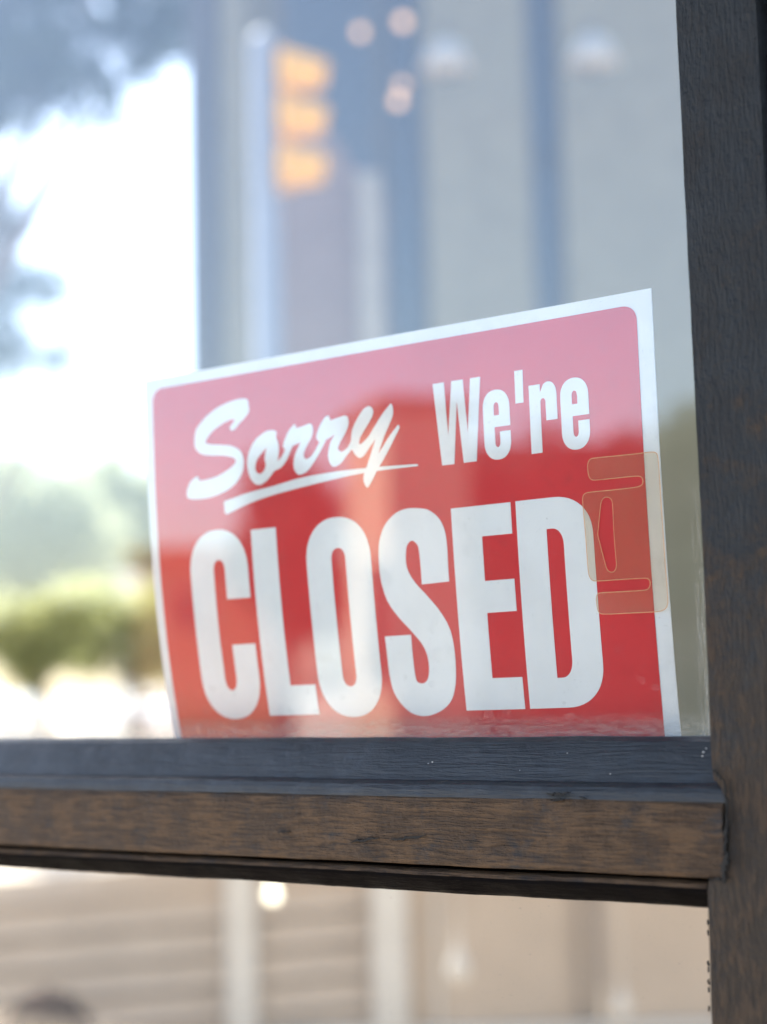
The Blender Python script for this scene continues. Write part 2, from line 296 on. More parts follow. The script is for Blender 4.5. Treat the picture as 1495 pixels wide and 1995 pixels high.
jamb = empty('door_frame', (-.19, .01, 0)); tag(jamb, 'dark door frame post at the right edge beside the door stile', 'door frame')
bm = bmesh.new(); box(bm, -.2165, -.10, -.020, .09, 0, 2.25, .003); link('jamb', bm, M_dark, jamb)
bm = bmesh.new(); box(bm, -1.29, -1.165, -.020, .09, 0, 2.25, .003); link('jamb', bm, M_dark, jamb)
bm = bmesh.new(); box(bm, -1.162, -.2168, -.018, .088, 2.106, 2.248, .003); link('head', bm, M_dark, jamb)
TRACE = {"S":[[[171.96,86.62],[179.33,88.17],[185.07,92.69],[187.96,98.9],[188.72,106.33],[188.57,114.8],[188.5,123.25,1],[172.95,123.62,1],[172.96,115.92],[172.74,107.91],[172.0,104.41],[169.1,102.17],[166.21,103.95],[165.06,107.88],[164.77,113.03],[166.08,117.72],[169.71,123.12],[175.92,129.79],[181.99,136.96],[186.55,145.1],[188.26,154.17],[188.13,165.39],[186.66,173.76],[183.11,180.41],[176.4,184.77],[167.85,186.75],[160.38,185.28],[154.67,180.85],[150.62,174.4],[149.24,166.28],[149.01,157.03],[148.73,147.48,1],[164.16,147.37,1],[164.07,154.23],[164.22,164.52],[164.95,169.68],[168.24,171.04],[171.22,169.32],[172.81,164.83],[172.59,158.01],[170.17,152.22],[164.69,145.68],[157.82,138.44],[152.32,130.63],[149.67,121.78],[148.96,114.18],[149.3,106.07],[150.52,99.77],[154.2,93.11],[160.12,88.41],[165.78,86.62]]],"script S":[[[71.61,19.94,1],[72.11,22.06],[72.35,26.63],[69.26,29.88],[65.73,32.17],[62.74,34.76],[60.41,35.16],[59.32,33.43],[61.13,31.6],[62.94,29.54,1],[60.05,29.41],[54.16,30.97],[48.19,33.69],[43.94,36.86],[42.05,39.64,1],[45.55,40.82],[52.56,41.91],[59.5,43.26],[64.59,45.66],[67.56,49.62],[67.91,54.17],[66.22,58.96],[61.94,63.48],[55.97,66.5],[48.25,68.46],[40.52,69.31],[31.6,68.77],[28.37,67.44],[28.12,64.65],[30.3,60.26],[33.44,57.81],[36.48,56.98,1],[36.82,59.45,1],[41.1,59.43],[48.83,58.5],[55.37,56.45],[60.13,54.24],[62.58,51.56],[60.37,49.5],[54.63,47.95],[46.47,46.9],[40.01,45.62],[35.96,42.86],[34.62,39.0],[35.76,32.65],[38.88,28.86],[44.36,24.91],[51.55,21.67],[60.38,19.6],[67.33,19.15]]],"script o":[[[88.16,38.43],[90.22,39.88],[89.78,42.29],[91.17,46.02],[91.23,50.48],[90.18,54.81,1],[93.06,52.69],[95.45,49.18,1],[99.58,49.21,1],[96.58,54.19],[92.78,57.99],[87.69,59.66,1],[84.14,63.07],[80.08,65.33],[76.67,65.65],[73.38,63.75],[71.06,59.47],[70.21,53.97],[71.33,48.69],[74.41,43.63],[78.52,40.5],[83.68,38.42]],[[83.3,46.9,1],[82.64,49.06],[81.9,52.56],[82.39,56.19],[80.71,59.14],[78.12,60.12],[75.94,58.64],[75.52,55.9],[76.83,52.45],[79.79,49.64]]],"script r":[[[102.36,37.04,1],[102.92,39.19,1],[106.66,38.76],[111.58,37.91],[113.05,38.88],[113.56,42.02],[112.32,45.4],[109.44,49.02],[107.35,52.74],[107.51,54.96],[109.09,55.79],[111.86,54.57],[114.99,51.41],[117.48,47.76,1],[121.62,47.37,1],[118.46,51.81],[113.87,57.42],[109.31,61.74],[104.87,63.38],[102.2,62.3],[100.49,58.6],[101.29,53.83],[103.4,50.09],[105.63,46.9,1],[102.98,47.39],[100.76,48.02],[99.32,49.4,1],[95.47,49.27,1],[94.16,47.7],[95.13,44.7],[98.1,40.16],[100.68,37.81]]],"script r2":[[[123.78,35.3,1],[124.73,37.91,1],[127.67,37.4],[133.51,36.52],[135.3,37.7],[135.66,41.22],[133.91,44.91],[130.82,48.88],[128.81,52.12],[129.5,54.02],[131.59,54.39],[134.83,52.6],[136.82,49.58,1],[137.12,53.94,1],[133.55,56.99],[130.23,60.08],[126.45,61.53],[123.87,60.25],[122.48,56.62],[122.95,52.76],[124.49,48.58],[127.03,45.39,1],[124.06,46.56],[121.62,47.37,1],[117.32,47.74,1],[115.79,46.24],[116.2,43.22],[118.53,39.11],[121.35,35.96]]],"script y":[[[148.46,33.76],[150.45,35.31],[150.59,37.9],[148.36,41.49],[145.08,45.39],[142.31,48.94],[141.67,51.44],[142.15,52.15],[143.74,51.47],[147.49,48.69],[150.77,44.79],[156.17,38.61],[161.37,33.93,1],[162.38,35.99],[162.2,39.8],[159.96,44.21],[156.64,49.78],[152.63,58.05,1],[155.34,55.16],[158.59,51.28],[162.33,47.48],[165.23,44.86,1],[165.74,46.62],[163.17,50.55],[159.35,56.05],[154.96,61.93],[152.78,64.46],[151.12,66.62],[147.76,71.38],[145.29,73.9],[143.61,71.81],[143.31,68.36],[145.38,63.87],[148.02,58.18],[151.51,50.45,1],[147.71,54.29],[143.9,58.14],[141.53,58.82],[139.28,57.2],[137.12,53.94,1],[136.82,49.58,1],[137.85,44.52],[140.69,39.68],[145.06,34.83]]],"underline":[[[53.59,72.16,1],[69.65,69.21],[86.71,67.34],[102.03,65.24],[112.93,64.53],[128.95,64.05],[144.59,64.21],[152.78,64.46],[175.06,65.48,1],[175.25,66.46,1],[151.13,66.41],[134.02,67.17],[118.06,68.55],[101.73,70.17],[86.42,71.97],[72.16,74.47],[55.15,79.09,1],[53.89,78.07,1]]]}
# ------------------------------------------------------------------ the sign
SW, SH = .3012, .2075                         # sheet of plastic, 12 by 8 inches
_a = Vector((.30110, .00316)).normalized(); TLX, TLZ = -.5861, 1.4720
def sheet_pt(s, t, lift=0.0):                 # s, t in metres from the top left corner; lift towards the street
    u = min(max(s/SW, -.02), 1.02); tt = min(max(t/.197, 0), 1.05)
    y = .0055 + (.0205 - .0140*u)*tt**2.6 + .0004*math.sin(9*u+4*tt)
    return Vector((TLX + _a.x*s + _a.y*t, y - lift, TLZ + _a.y*s - _a.x*t))
def catmull(pts, sub=7):
    """closed outline in mm: entries (s, t) are smooth, (s, t, 1) are corners"""
    n = len(pts); out = []
    for i in range(n):
        p1, p2 = pts[i], pts[(i+1) % n]
        p0 = pts[i-1] if len(p1) == 2 else p1; p3 = pts[(i+2) % n] if len(p2) == 2 else p2
        A, B, Cc, D = (Vector(p[:2]) for p in (p0, p1, p2, p3))
        L = (Cc-B).length
        t1 = (Cc-A)*(.5 if len(p1) == 2 else 1.0) if A != B else (Cc-B)
        t2 = (D-B)*.5 if D != Cc else (Cc-B)
        def lim(tn): 
            return tn*(min(1.0, 1.15*L/tn.length) if tn.length > 1e-6 else 1)
        t1, t2 = lim(t1), lim(t2)
        m_ = max(1, min(sub, int(L/.35)))
        for j in range(m_):
            h = j/m_; h2, h3 = h*h, h*h*h
            out.append(B*(2*h3-3*h2+1) + t1*(h3-2*h2+h) + Cc*(3*h2-2*h3) + t2*(h3-h2))
    return out
def path(*cmds):
    """outline from straight points (s, t) and quarter arcs ('a', centre, rx, ry, from, to)"""
    out = []
    for c in cmds:
        if c[0] == 'a':
            _, (cx, cy), rx, ry, a0, a1 = c
            n = max(5, int(abs(a1-a0)/7))
            for i in range(n+1):
                a = math.radians(a0+(a1-a0)*i/n); co, si = math.cos(a), math.sin(a); e = .90
                out.append(Vector((cx+rx*math.copysign(abs(co)**e, co), cy-ry*math.copysign(abs(si)**e, si))))
        else: out.append(Vector(c))
    return out
def flat_shape(name, loops, lift, mt, parent, thick=.00012):
    """outline(s) in mm laid on the curved sheet, cut fine enough to follow it"""
    allp = [p for l in loops for p in l]
    tris = tessellate_polygon([[Vector((p.x, p.y, 0)) for p in l] for l in loops])
    bm = bmesh.new(); vs = [bm.verts.new((p.x, p.y, 0)) for p in allp]
    for t in tris:
        try: bm.faces.new([vs[i] for i in t])
        except ValueError: pass
    bmesh.ops.recalc_face_normals(bm, faces=bm.faces)
    x0, x1 = min(p.x for p in allp), max(p.x for p in allp); y0, y1 = min(p.y for p in allp), max(p.y for p in allp)
    g = 10.0; k = math.ceil(x0/g)
    while k*g < x1:
        bmesh.ops.bisect_plane(bm, geom=bm.verts[:]+bm.edges[:]+bm.faces[:], plane_co=(k*g, 0, 0), plane_no=(1, 0, 0), dist=1e-5); k += 1
    g = 5.0; k = math.ceil(y0/g)
    while k*g < y1:
        bmesh.ops.bisect_plane(bm, geom=bm.verts[:]+bm.edges[:]+bm.faces[:], plane_co=(0, k*g, 0), plane_no=(0, 1, 0), dist=1e-5); k += 1
    for v in bm.verts: v.co = sheet_pt(v.co.x/1000, v.co.y/1000, lift)
    if thick:
        r = bmesh.ops.extrude_face_region(bm, geom=bm.faces[:])
        for e in r['geom']:
            if isinstance(e, bmesh.types.BMVert): e.co.y += thick
    return link(name, bm, mt, parent)
def rrect(s0, s1, t0, t1, r):
    return path(('a', (s1-r, t0+r), r, r, 90, 0), ('a', (s1-r, t1-r), r, r, 0, -90), ('a', (s0+r, t1-r), r, r, -90, -180), ('a', (s0+r, t0+r), r, r, 180, 90))

def plastic(name, c, rough=.32, grime=True):
    m, t, b = mat(name, c, rough, .25); v = coords(t)
    f = nz(t, v, 25, 4, .6); d = tuple(x*.93 for x in c)
    cc = ramp(t, f, [(.35, d), (.6, c)]); 
    sc_ = ramp(t, nz(t, coords(t, (.10, 1, 1), (0, .9, 0)), 900, 3, .7), [(.70, 0.), (.78, .5)]); sm = ramp(t, nz(t, v, 55, 3, .6), [(.60, 0.), (.72, .55)])
    m1 = N(t, 'MixRGB'); t.links.new(sc_, m1.inputs[0]); t.links.new(cc, m1.inputs[1]); m1.inputs[2].default_value = (*[min(1, x*.8+.12) for x in c], 1)
    m2 = N(t, 'MixRGB'); t.links.new(sm, m2.inputs[0]); t.links.new(m1.outputs[0], m2.inputs[1]); m2.inputs[2].default_value = (*[x*.84 for x in c], 1)
    t.links.new(m2.outputs[0], b.inputs['Base Color'])
    b.inputs['Subsurface Weight'].default_value = 0
    bump(t, b, nz(t, v, 9, 2, .4), .15, .004)
    return m
M_white = plastic('white plastic', (.80, .81, .82)); M_red = plastic('red print', (.63, .026, .034)); M_ink = plastic('white print', (.80, .81, .82), .3)
sign = empty('closed_sign', sheet_pt(SW/2, SH)); tag(sign, 'red and white plastic sign reading Sorry We\'re CLOSED leaning behind the upper glass', 'sign')
bm = bmesh.new(); nx, ny = 60, 80
g0 = [[bm.verts.new(sheet_pt(SW*i/nx, SH*j/ny)) for i in range(nx+1)] for j in range(ny+1)]
for j in range(ny):
    for i in range(nx): bm.faces.new((g0[j][i], g0[j][i+1], g0[j+1][i+1], g0[j+1][i]))
r = bmesh.ops.extrude_face_region(bm, geom=bm.faces[:])
for e in r['geom']:
    if isinstance(e, bmesh.types.BMVert): e.co.y += .0006
link('sheet', bm, M_white, sign)
flat_shape('red_panel', [rrect(5.6, 293.7, 6.1, 206.9, 7.5)], .00025, M_red, sign)
LET = []
def letter(lab, *loops, lift=.00045): 
    o = flat_shape('letter', list(loops), lift, M_ink, sign); o['label'] = 'white '+lab; return o
letter('C of CLOSED', path(('a', (47.15, 109), 19.85, 22.5, 180, 0), (67.0, 123.3), (51.3, 123.3), ('a', (47.4, 108.2), 3.85, 5.8, 0, 180), (43.5, 146), (43.8, 158), ('a', (47.7, 164), 4.0, 6.8, 180, 360), (51.6, 147.1), (67.1, 147.1), ('a', (47.25, 163.4), 19.9, 22.4, 0, -180)))
letter('L of CLOSED', path((70.5, 88.55), (86.95, 88.55), (86.9, 169.45), (102.8, 169.45), (102.9, 184.55), (70.5, 184.6)))
letter('O of CLOSED', path(('a', (124.8, 109), 19.65, 22.2, 180, 0), ('a', (124.8, 164), 19.65, 22.3, 0, -180)), path(('a', (124.9, 108), 4.25, 5.8, 180, 0), ('a', (124.9, 165), 4.25, 6.1, 0, -180)))
letter('S of CLOSED', catmull(TRACE['S'][0]))
letter('E of CLOSED', path((192.2, 88.75), (224.8, 88.75), (224.8, 103.4), (208.4, 103.4), (208.4, 124.4), (224.4, 124.4), (224.4, 139.35), (208.3, 139.35), (208.2, 169.85), (224.5, 169.85), (224.5, 184.6), (192.0, 184.6)))
letter('D of CLOSED', path((227.5, 88.65), (246, 88.65), ('a', (247, 107.5), 19.7, 18.85, 90, 0), ('a', (247, 165.2), 19.85, 19.3, 0, -90), (227.2, 184.55)),
       path((243.0, 102.95), ('a', (245.5, 111), 6.0, 8.1, 90, 0), ('a', (245.5, 162.5), 6.0, 8.4, 0, -90), (243.0, 170.9)))
letter('script S of Sorry', catmull(TRACE['script S'][0]), lift=.00052)
letter('script o of Sorry', *[catmull(l) for l in TRACE['script o']], lift=.00044)
letter('first script r of Sorry', catmull(TRACE['script r'][0]), lift=.00050)
letter('second script r of Sorry', catmull(TRACE['script r2'][0]), lift=.00056)
letter('script y of Sorry', catmull(TRACE['script y'][0]), lift=.00062)
flat_shape('underline', [catmull(TRACE['underline'][0])], .00068, M_ink, sign)['label'] = 'white brush stroke under Sorry'
letter('W of We\'re', path((185.6, 27.7), (191.9, 27.7), (193.0, 53.9), (196.1, 27.7), (202.4, 27.7), (203.9, 54), (206.5, 27.7), (212.0, 27.7), (207.9, 67.7), (200.8, 67.7), (198.6, 37.7), (195.6, 67.7), (188.8, 67.7)))
def small_e(x, lab):
    letter(lab, path(('a', (x+7.15, 43.6), 7.15, 8.6, 180, 0), (x+14.3, 52.7), (x+5.85, 52.7), ('a', (x+7.25, 59.3), 1.4, 3.0, 180, 360), (x+8.65, 55.05), (x+14.3, 55.05), ('a', (x+7.15, 59.6), 7.15, 8.6, 0, -180)),
           path((x+5.8, 47.2), ('a', (x+7.2, 43.6), 1.4, 2.6, 180, 0), (x+8.6, 47.2)))
small_e(212.65, 'first e of We\'re'); small_e(253.75, 'last e of We\'re')
flat_shape('apostrophe', [path((230.4, 27.6), (234.8, 27.6), (234.5, 43.0), (230.3, 43.0))], .00045, M_ink, sign)
letter('r of We\'re', path((237.6, 35.6), (243.4, 35.6), (243.4, 39.6), ('a', (247.7, 41.5), 4.15, 6.6, 130, 0), (251.85, 52.9), (246.1, 52.9), (246.0, 45), ('a', (244.7, 45), 1.4, 2.7, 0, 180), (243.25, 67.6), (237.5, 67.6)))
# clear yellowed hang tab with a euro slot, stuck over the right border
def clear(name, tint, f):
    m = bpy.data.materials.new(name); m.use_nodes = True; t = m.node_tree; t.nodes.remove(t.nodes['Principled BSDF'])
    tr = N(t, 'BsdfTransparent'); tr.inputs[0].default_value = (*tint, 1)
    df = N(t, 'BsdfDiffuse'); df.inputs[0].default_value = (1.0, .56, .30, 1); gl = N(t, 'BsdfGlossy'); gl.inputs['Roughness'].default_value = .12  # orange diffuse also carries the warm reflection on the tab
    a = N(t, 'MixShader'); b = N(t, 'MixShader')
    v = coords(t, (1, 1, .12), (0, .15, 0)); f0 = ramp(t, nz(t, v, 420, 4, .7, .4), [(.3, f*.8), (.64, f*1.1), (.74, min(1, f*1.9))])  # brighter streaks put highlights into the diffuse share
    t.links.new(f0, a.inputs[0]); t.links.new(tr.outputs[0], a.inputs[1]); t.links.new(df.outputs[0], a.inputs[2])
    b.inputs[0].default_value = .09; bp = N(t, 'Bump'); bp.inputs['Strength'].default_value = .22; bp.inputs['Distance'].default_value = .002; t.links.new(nz(t, coords(t, (1.2, 1, .5), (0, .5, 0)), 55, 2, .5, .4), bp.inputs['Height']); t.links.new(bp.outputs[0], gl.inputs['Normal']); t.links.new(a.outputs[0], b.inputs[1]); t.links.new(gl.outputs[0], b.inputs[2])
    t.links.new(b.outputs[0], t.nodes['Material Output'].inputs[0]); return m
M_tab = clear('yellowed clear vinyl', (.99, .97, .91), .11); M_tabedge = clear('vinyl edge', (.95, .85, .65), .65)
tab_out = catmull([[269.0,73.2],[290,73.6],[298.5,73.7],[300.6,75.6],[300.9,90],[300.9,120],[300.9,139],[299.8,142.4],[296.5,143.7],[285,143.7],[269.6,143.4],[267.1,142.3],[266.4,139],[266.5,135.4],[268.4,133.9],[280,134],[291.0,134.0],[292.8,132.6],[293.1,130.3],[291.5,128.9],[280,128.6],[266.6,128.4],[264.2,127.1],[263.3,123.6],[263.1,106.9],[262.7,92.8],[263.2,89.5],[265.6,88.4],[278,88.5],[289.2,88.4],[292.2,87.7],[292.9,85.8],[292,84],[289.5,83.5],[279,83.3],[269,83.1],[267,82],[266.2,79.1],[266.3,75.6],[267.3,73.8]])
tab_in = catmull([[271.8,94],[273.0,91.9],[274.9,91.4],[276.8,92.4],[277.5,95],[277.3,105.3],[277.4,117.7],[277.4,122.5],[276.3,124.6],[274.6,125],[272.8,123.7],[271.8,120.1],[269.2,107.7,1]])
tab = flat_shape('hang_tab', [tab_out, tab_in], .00085, M_tab, sign, thick=0); tab['label'] = 'clear yellowed plastic hang tab with a slot'
def ribbon(loop, w, lift):                    # the raised rim of the tab
    out, inn = [], []
    n = len(loop)
    for i, p in enumerate(loop):
        d = loop[(i+1) % n]-loop[i-1]; nn = Vector((-d.y, d.x)).normalized() if d.length > 1e-6 else Vector((0, 0))
        out.append(p+nn*w); inn.append(p-nn*w)
    bm = bmesh.new(); a = [bm.verts.new(sheet_pt(p.x/1000, p.y/1000, lift)) for p in out]; b = [bm.verts.new(sheet_pt(p.x/1000, p.y/1000, lift)) for p in inn]
    for i in range(n): bm.faces.new((a[i], a[(i+1) % n], b[(i+1) % n], b[i]))
    return bm
link('rim', ribbon(tab_out, .19, .00105), M_tabedge, tab); link('rim', ribbon(tab_in, .15, .00105), M_tabedge, tab)

# ------------------------------------------------------------------ the setting
HR = Vector((AX[0], AY[0], 0)).normalized(); FW = Vector((-AX[2], -AY[2], 0)).normalized()
def frame(d, mirror=False):                   # local x to the right of the view, y away from the viewer, z up, at distance d
    s = -1 if mirror else 1
    o = Vector((CAM.x, CAM.y, 0)) + FW*d
    M = Matrix(((HR.x, FW.x, 0, o.x), (HR.y*s, FW.y*s, 0, o.y*s), (0, 0, 1, 0), (0, 0, 0, 1)))
    return M
def lx(px, py, d):                            # local x of a pixel column at distance d
    return (P(px, py, d)-CAM).dot(HR)
def lz(px, py, d): return P(px, py, d).z

M_ground = varied('sunlit pale paving', (.44,.37,.29), (.54,.46,.36), 3, .85, .3, .01)
M_road = varied('asphalt', (.06,.058,.055), (.09,.085,.08), 4, .85)
bm = bmesh.new(); s = 1500
bm.faces.new([bm.verts.new(v) for v in ((-s,-s,0),(s,-s,0),(s,s,0),(-s,s,0))])
tag(link('ground', bm, M_ground), kind='structure')
bm = bmesh.new(); M = frame(46)
bm.faces.new([bm.verts.new(M @ Vector(v)) for v in ((-120,-11,.004),(120,-11,.004),(120,10,.004),(-120,10,.004))])
tag(link('road', bm, varied('worn pale asphalt', (.07,.065,.055), (.09,.085,.07), 3, .85)), kind='structure')
bm = bmesh.new()
bm.faces.new([bm.verts.new(v) for v in ((-160,-16,.004),(160,-16,.004),(160,-3.7,.004),(-160,-3.7,.004))])
tag(link('road', bm, M_road), kind='structure')
bm = bmesh.new(); box(bm, -160, 160, -3.68, -3.52, -.05, .13, .015); tag(link('kerb', bm, M_ground), kind='structure')
bm = bmesh.new(); box(bm, -160, 160, -3.516, -.9, -.05, .12); tag(link('pavement', bm, M_ground), kind='structure')

def wall_mat(name, a, b_, sc=6, rough=.8): return varied(name, a, b_, sc, rough, .2, .004)
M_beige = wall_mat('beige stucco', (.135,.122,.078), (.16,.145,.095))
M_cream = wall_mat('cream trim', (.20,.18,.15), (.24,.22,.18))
M_tan = wall_mat('tan clapboard', (.28,.21,.145), (.32,.24,.165))
M_wtrim = wall_mat('off white trim', (.46,.41,.34), (.50,.45,.38))
M_glassdk, _t, _b = mat('dark window pane', (.022,.024,.022), .15)
M_metal, _t, _b = mat('galvanised metal', (.42,.42,.42), .45, .5, .6)
M_whitepole = wall_mat('pale painted pole', (.17,.18,.20), (.20,.21,.23), 10, .5)
def brick_mat(name, c1, c2, mort, sc=1):
    m, t, b = mat(name, c1, .85)
    tc = N(t, 'NewGeometry'); sp = N(t, 'SeparateXYZ'); t.links.new(tc.outputs['Position'], sp.inputs[0])
    q = N(t, 'CombineXYZ'); a = N(t, 'Math', operation='ADD'); t.links.new(sp.outputs[0], a.inputs[0]); t.links.new(sp.outputs[1], a.inputs[1])
    t.links.new(a.outputs[0], q.inputs[0]); t.links.new(sp.outputs[2], q.inputs[1])
    br = N(t, 'TexBrick'); t.links.new(q.outputs[0], br.inputs['Vector']); br.inputs['Color1'].default_value = (*c1, 1); br.inputs['Color2'].default_value = (*c2, 1); br.inputs['Mortar'].default_value = (*mort, 1)
    br.inputs['Scale'].default_value = 1; br.inputs['Brick Width'].default_value = .22; br.inputs['Row Height'].default_value = .075; br.inputs['Mortar Size'].default_value = .008
    t.links.new(br.outputs[0], b.inputs['Base Color']); return m
M_brick = brick_mat('brown brick', (.12,.075,.06), (.15,.095,.075), (.15,.12,.10))
M_brickB = brick_mat('dark brown brick', (.05,.025,.02), (.065,.03,.024), (.07,.06,.05))

def part(name, boxes, mt, par, M=None, bev=0):
    bm = bmesh.new()
    for b in boxes: box(bm, *b, bev=bev, M=M)
    return link(name, bm, mt, par)

# --- the building across, seen through the upper pane (in shade)
d = 10.0; M = frame(d)
bld = empty('corner_building', (M @ Vector((1.5, 1, 0)))); tag(bld, 'tall shaded corner building with beige piers and a brick bay behind the glass', 'building')
X = lambda px: lx(px, 500, d)
H = 7.2
x0, x1 = X(348), X(1900)
part('wall', [(x0+.003, x1, .40, 5.0, 0, H)], M_beige, bld, M)
bm = bmesh.new(); pf = [(X(528), 0), (X(748), 0), (X(748), lz(740, 330, d)), (X(700), lz(700, 300, d)), (X(610), lz(600, 150, d)), (X(528), lz(528, 130, d))]
f_ = [bm.verts.new(M @ Vector((x, .24, z))) for x, z in pf]; g_ = [bm.verts.new(M @ Vector((x, .398, z))) for x, z in pf]
bm.faces.new(f_); bm.faces.new(g_[::-1])
for i in range(6): bm.faces.new((f_[i], f_[(i+1) % 6], g_[(i+1) % 6], g_[i]))
link('brick_bay', bm, M_brick, bld)
def pier(a, b, mt, y=.10, z1=H): return part('pier', [(X(a), X(b), y, .396, 0, z1)], mt, bld, M, .01)
part('corner_pier', [(x0, X(404), .05, .396, 0, H)], M_dark, bld, M)
pier(412, 468, M_beige); pier(690, 738, M_cream, .12, lz(700, 290, d)); pier(832, 1044, M_beige, .15)
pier(1112, 1500, M_beige, .15)
M_wfr = varied('weathered grey window frame', (.05,.048,.042), (.07,.066,.058), 12, .7)
def window(a, b, z0, z1, par, MM, XX=X, y=.36, mt=M_wfr):
    w = part('window', [(XX(a), XX(b), y, .42, z0, z1)], mt, par, MM)
    part('pane', [(XX(a)+.05, XX(b)-.05, y-.012, y-.002, z0+.05, z1-.05)], M_glassdk, w, MM); return w
window(744, 828, .5, H-.6, bld, M); window(1048, 1108, .5, H-.6, bld, M); window(534, 742, lz(640, 300, d), H-.4, bld, M, y=.28)
part('cornice', [(x0-.15, x1, -.2, .4, H, H+.3)], M_cream, bld, M, .02)

# --- pale lamps and small lit bulbs on that facade
M_shade, _t, _b = mat('cream enamel shade', (.34,.31,.26), .6)
M_bulb, _t, _b = mat('lit warm bulb', (.16,.10,.06), .6); _b.inputs['Emission Color'].default_value = (1, .58, .32, 1); _b.inputs['Emission Strength'].default_value = .55
M_blk, _t, _b = mat('black metal', (.02,.02,.02), .5)
def hanging_bulb(px, py, d, r=.032, label='small warm light bulb glowing on the dark facade'):
    c = P(px, py, d); o = empty('light_bulb', c); tag(o, label, 'light bulb', 'lit bulbs hanging before the dark facade')
    bm = bmesh.new(); bmesh.ops.create_icosphere(bm, subdivisions=3, radius=r, matrix=Matrix.Translation(c)); link('globe', bm, M_bulb, o, True)
    bm = bmesh.new(); lathe(bm, [(.012, r*.9), (.014, r+.03), (.006, r+.05)], c, 12); link('socket', bm, M_blk, o)
    bm = bmesh.new(); tube(bm, [c+Vector((0, 0, r+.05)), c+Vector((0, 0, H-c.z-.02))], .004, 6); link('cord', bm, M_blk, o)
hanging_bulb(702, 62, 9.7, .03, 'warm lit bulb at top, left of the other three')
hanging_bulb(785, 42, 9.7, .034, 'highest of the three lit bulbs in a column right of the traffic light')
hanging_bulb(782, 166, 9.7, .028, 'middle lit bulb of the column right of the traffic light')
hanging_bulb(776, 196, 9.55, .032, 'lowest lit bulb of the column right of the traffic light')
def shade_lamp(px, py, d, label):
    c = P(px, py, d); o = empty('wall_lamp', c); tag(o, label, 'lamp', 'pale wall lamps high on the building')
    bm = bmesh.new(); lathe(bm, [(.17, -.09), (.165, -.085), (.10, .06), (.03, .09), (.02, .11)], c, 28); link('lamp_shade', bm, M_shade, o, True)
    bm = bmesh.new(); b = c+FW*.5; tube(bm, [c+Vector((0,0,.10)), c+Vector((0,0,.17)), c+FW*.12+Vector((0,0,.19)), c+FW*.55+Vector((0,0,.14))], .014, 8); link('arm', bm, M_blk, o)
shade_lamp(868, 108, 9.8, 'pale wide lamp shade on the beige pier right of the lit bulbs')
shade_lamp(1155, 98, 9.8, 'pale wide lamp shade near the top right, beside the door stile')

# --- traffic signal on its pale pole
d = 8.2; M = frame(d)
M_yel = varied('signal yellow', (.60,.285,.002), (.66,.32,.003), 12, .45)
ts = empty('traffic_light', M @ Vector((lx(505, 500, d), 0, 0))); tag(ts, 'yellow three section traffic light seen side on, on a pale pole', 'traffic light')
c = M @ Vector((lx(504, 400, d), 0, 0)); top = lz(500, 14, d)
bm = bmesh.new(); lathe(bm, [(.14, 0), (.14, .25), (.078, .27), (.072, top-.05), (.06, top-.01), (.02, top+.02)], c, 24); link('pole', bm, M_whitepole, ts, True)
for py in (96, 191, 293):
    z = lz(570, py, d); xc = lx(534, py, d)
    hs = part('signal_housing', [(xc-.02, xc+.06, -.11, .11, z-.110, z+.110)], M_yel, ts, M, .03)
    bm = bmesh.new(); n = 28; r0, r1 = .106, .113
    for sgn, rr in ((1, r1), (-1, r0)):
        pass
    va, vb, vc, vd = [], [], [], []
    for i in range(n+1):
        a = math.radians(-90+360*i/n); L = .16+.03*(1+math.sin(a))/2
        for lst, rr, l in ((va, r0, 0), (vb, r0, L), (vc, r1, L), (vd, r1, 0)):
            lst.append(bm.verts.new(M @ Vector((xc+.058+l, rr*(1-l*l*11)*math.cos(a), z+rr*(1-l*l*11)*math.sin(a)-l*.05))))
    for i in range(n):
        for A_, B_ in ((va, vb), (vb, vc), (vc, vd)): bm.faces.new((A_[i], A_[i+1], B_[i+1], B_[i]))
    bmesh.ops.remove_doubles(bm, verts=bm.verts, dist=1e-5); link('visor', bm, M_yel, hs, True)
    bm = bmesh.new(); lathe(bm, [(.098, 0), (.09, .012), (.05, .03), (.01, .036)], M @ Vector((xc+.0605, 0, z)), 24, HR.copy()); link('lens', bm, M_glassdk, hs, True)
for z in (lz(560, 50, d), lz(560, 338, d)):
    part('bracket', [(lx(500, 200, d), lx(536, 200, d), -.02, .02, z-.02, z+.02)], M_yel, ts, M, .004)

# --- low clapboard wall seen through the lower pane
d = 5.0; M = frame(d); X2 = lambda px: lx(px, 1850, d)
lw = empty('low_wall', M @ Vector((0, 0, 0))); tag(lw, 'low tan clapboard wall with off white posts beyond the lower pane', 'wall')
zt = lz(300, 1655, d)
bm = bmesh.new(); nb = 7; xa, xb = X2(-500), X2(718)
for i in range(nb):
    za, zb = zt-.014-.096*(i+1), zt-.030-.096*i
    v = [Vector((xa, -.004, za)), Vector((xb, -.004, za)), Vector((xb, .03, za)), Vector((xa, .03, za)), Vector((xa, .018, zb)), Vector((xb, .018, zb)), Vector((xb, .03, zb)), Vector((xa, .03, zb))]
    # the boards climb gently to the right
    w = [bm.verts.new(M @ Vector((q.x, q.y, q.z + (q.x-X2(500))*.06))) for q in v]
    for f in ((0,1,5,4),(3,7,6,2),(0,3,2,1),(4,5,6,7),(0,4,7,3),(1,2,6,5)): bm.faces.new([w[j] for j in f])
link('clapboards', bm, wall_mat('aged tan boards', (.38,.29,.205), (.43,.33,.235)), lw)
part('backing', [(X2(-500), X2(718), .055, .09, 0, zt-.10)], M_tan, lw, M)
M_tan2 = wall_mat('tan panel', (.34,.255,.175), (.385,.29,.20))
part('panel', [(X2(720), X2(1100), .0, .05, 0, zt)], M_tan2, lw, M); part('panel', [(X2(1158), X2(1700), .0, .05, 0, zt)], M_tan2, lw, M)
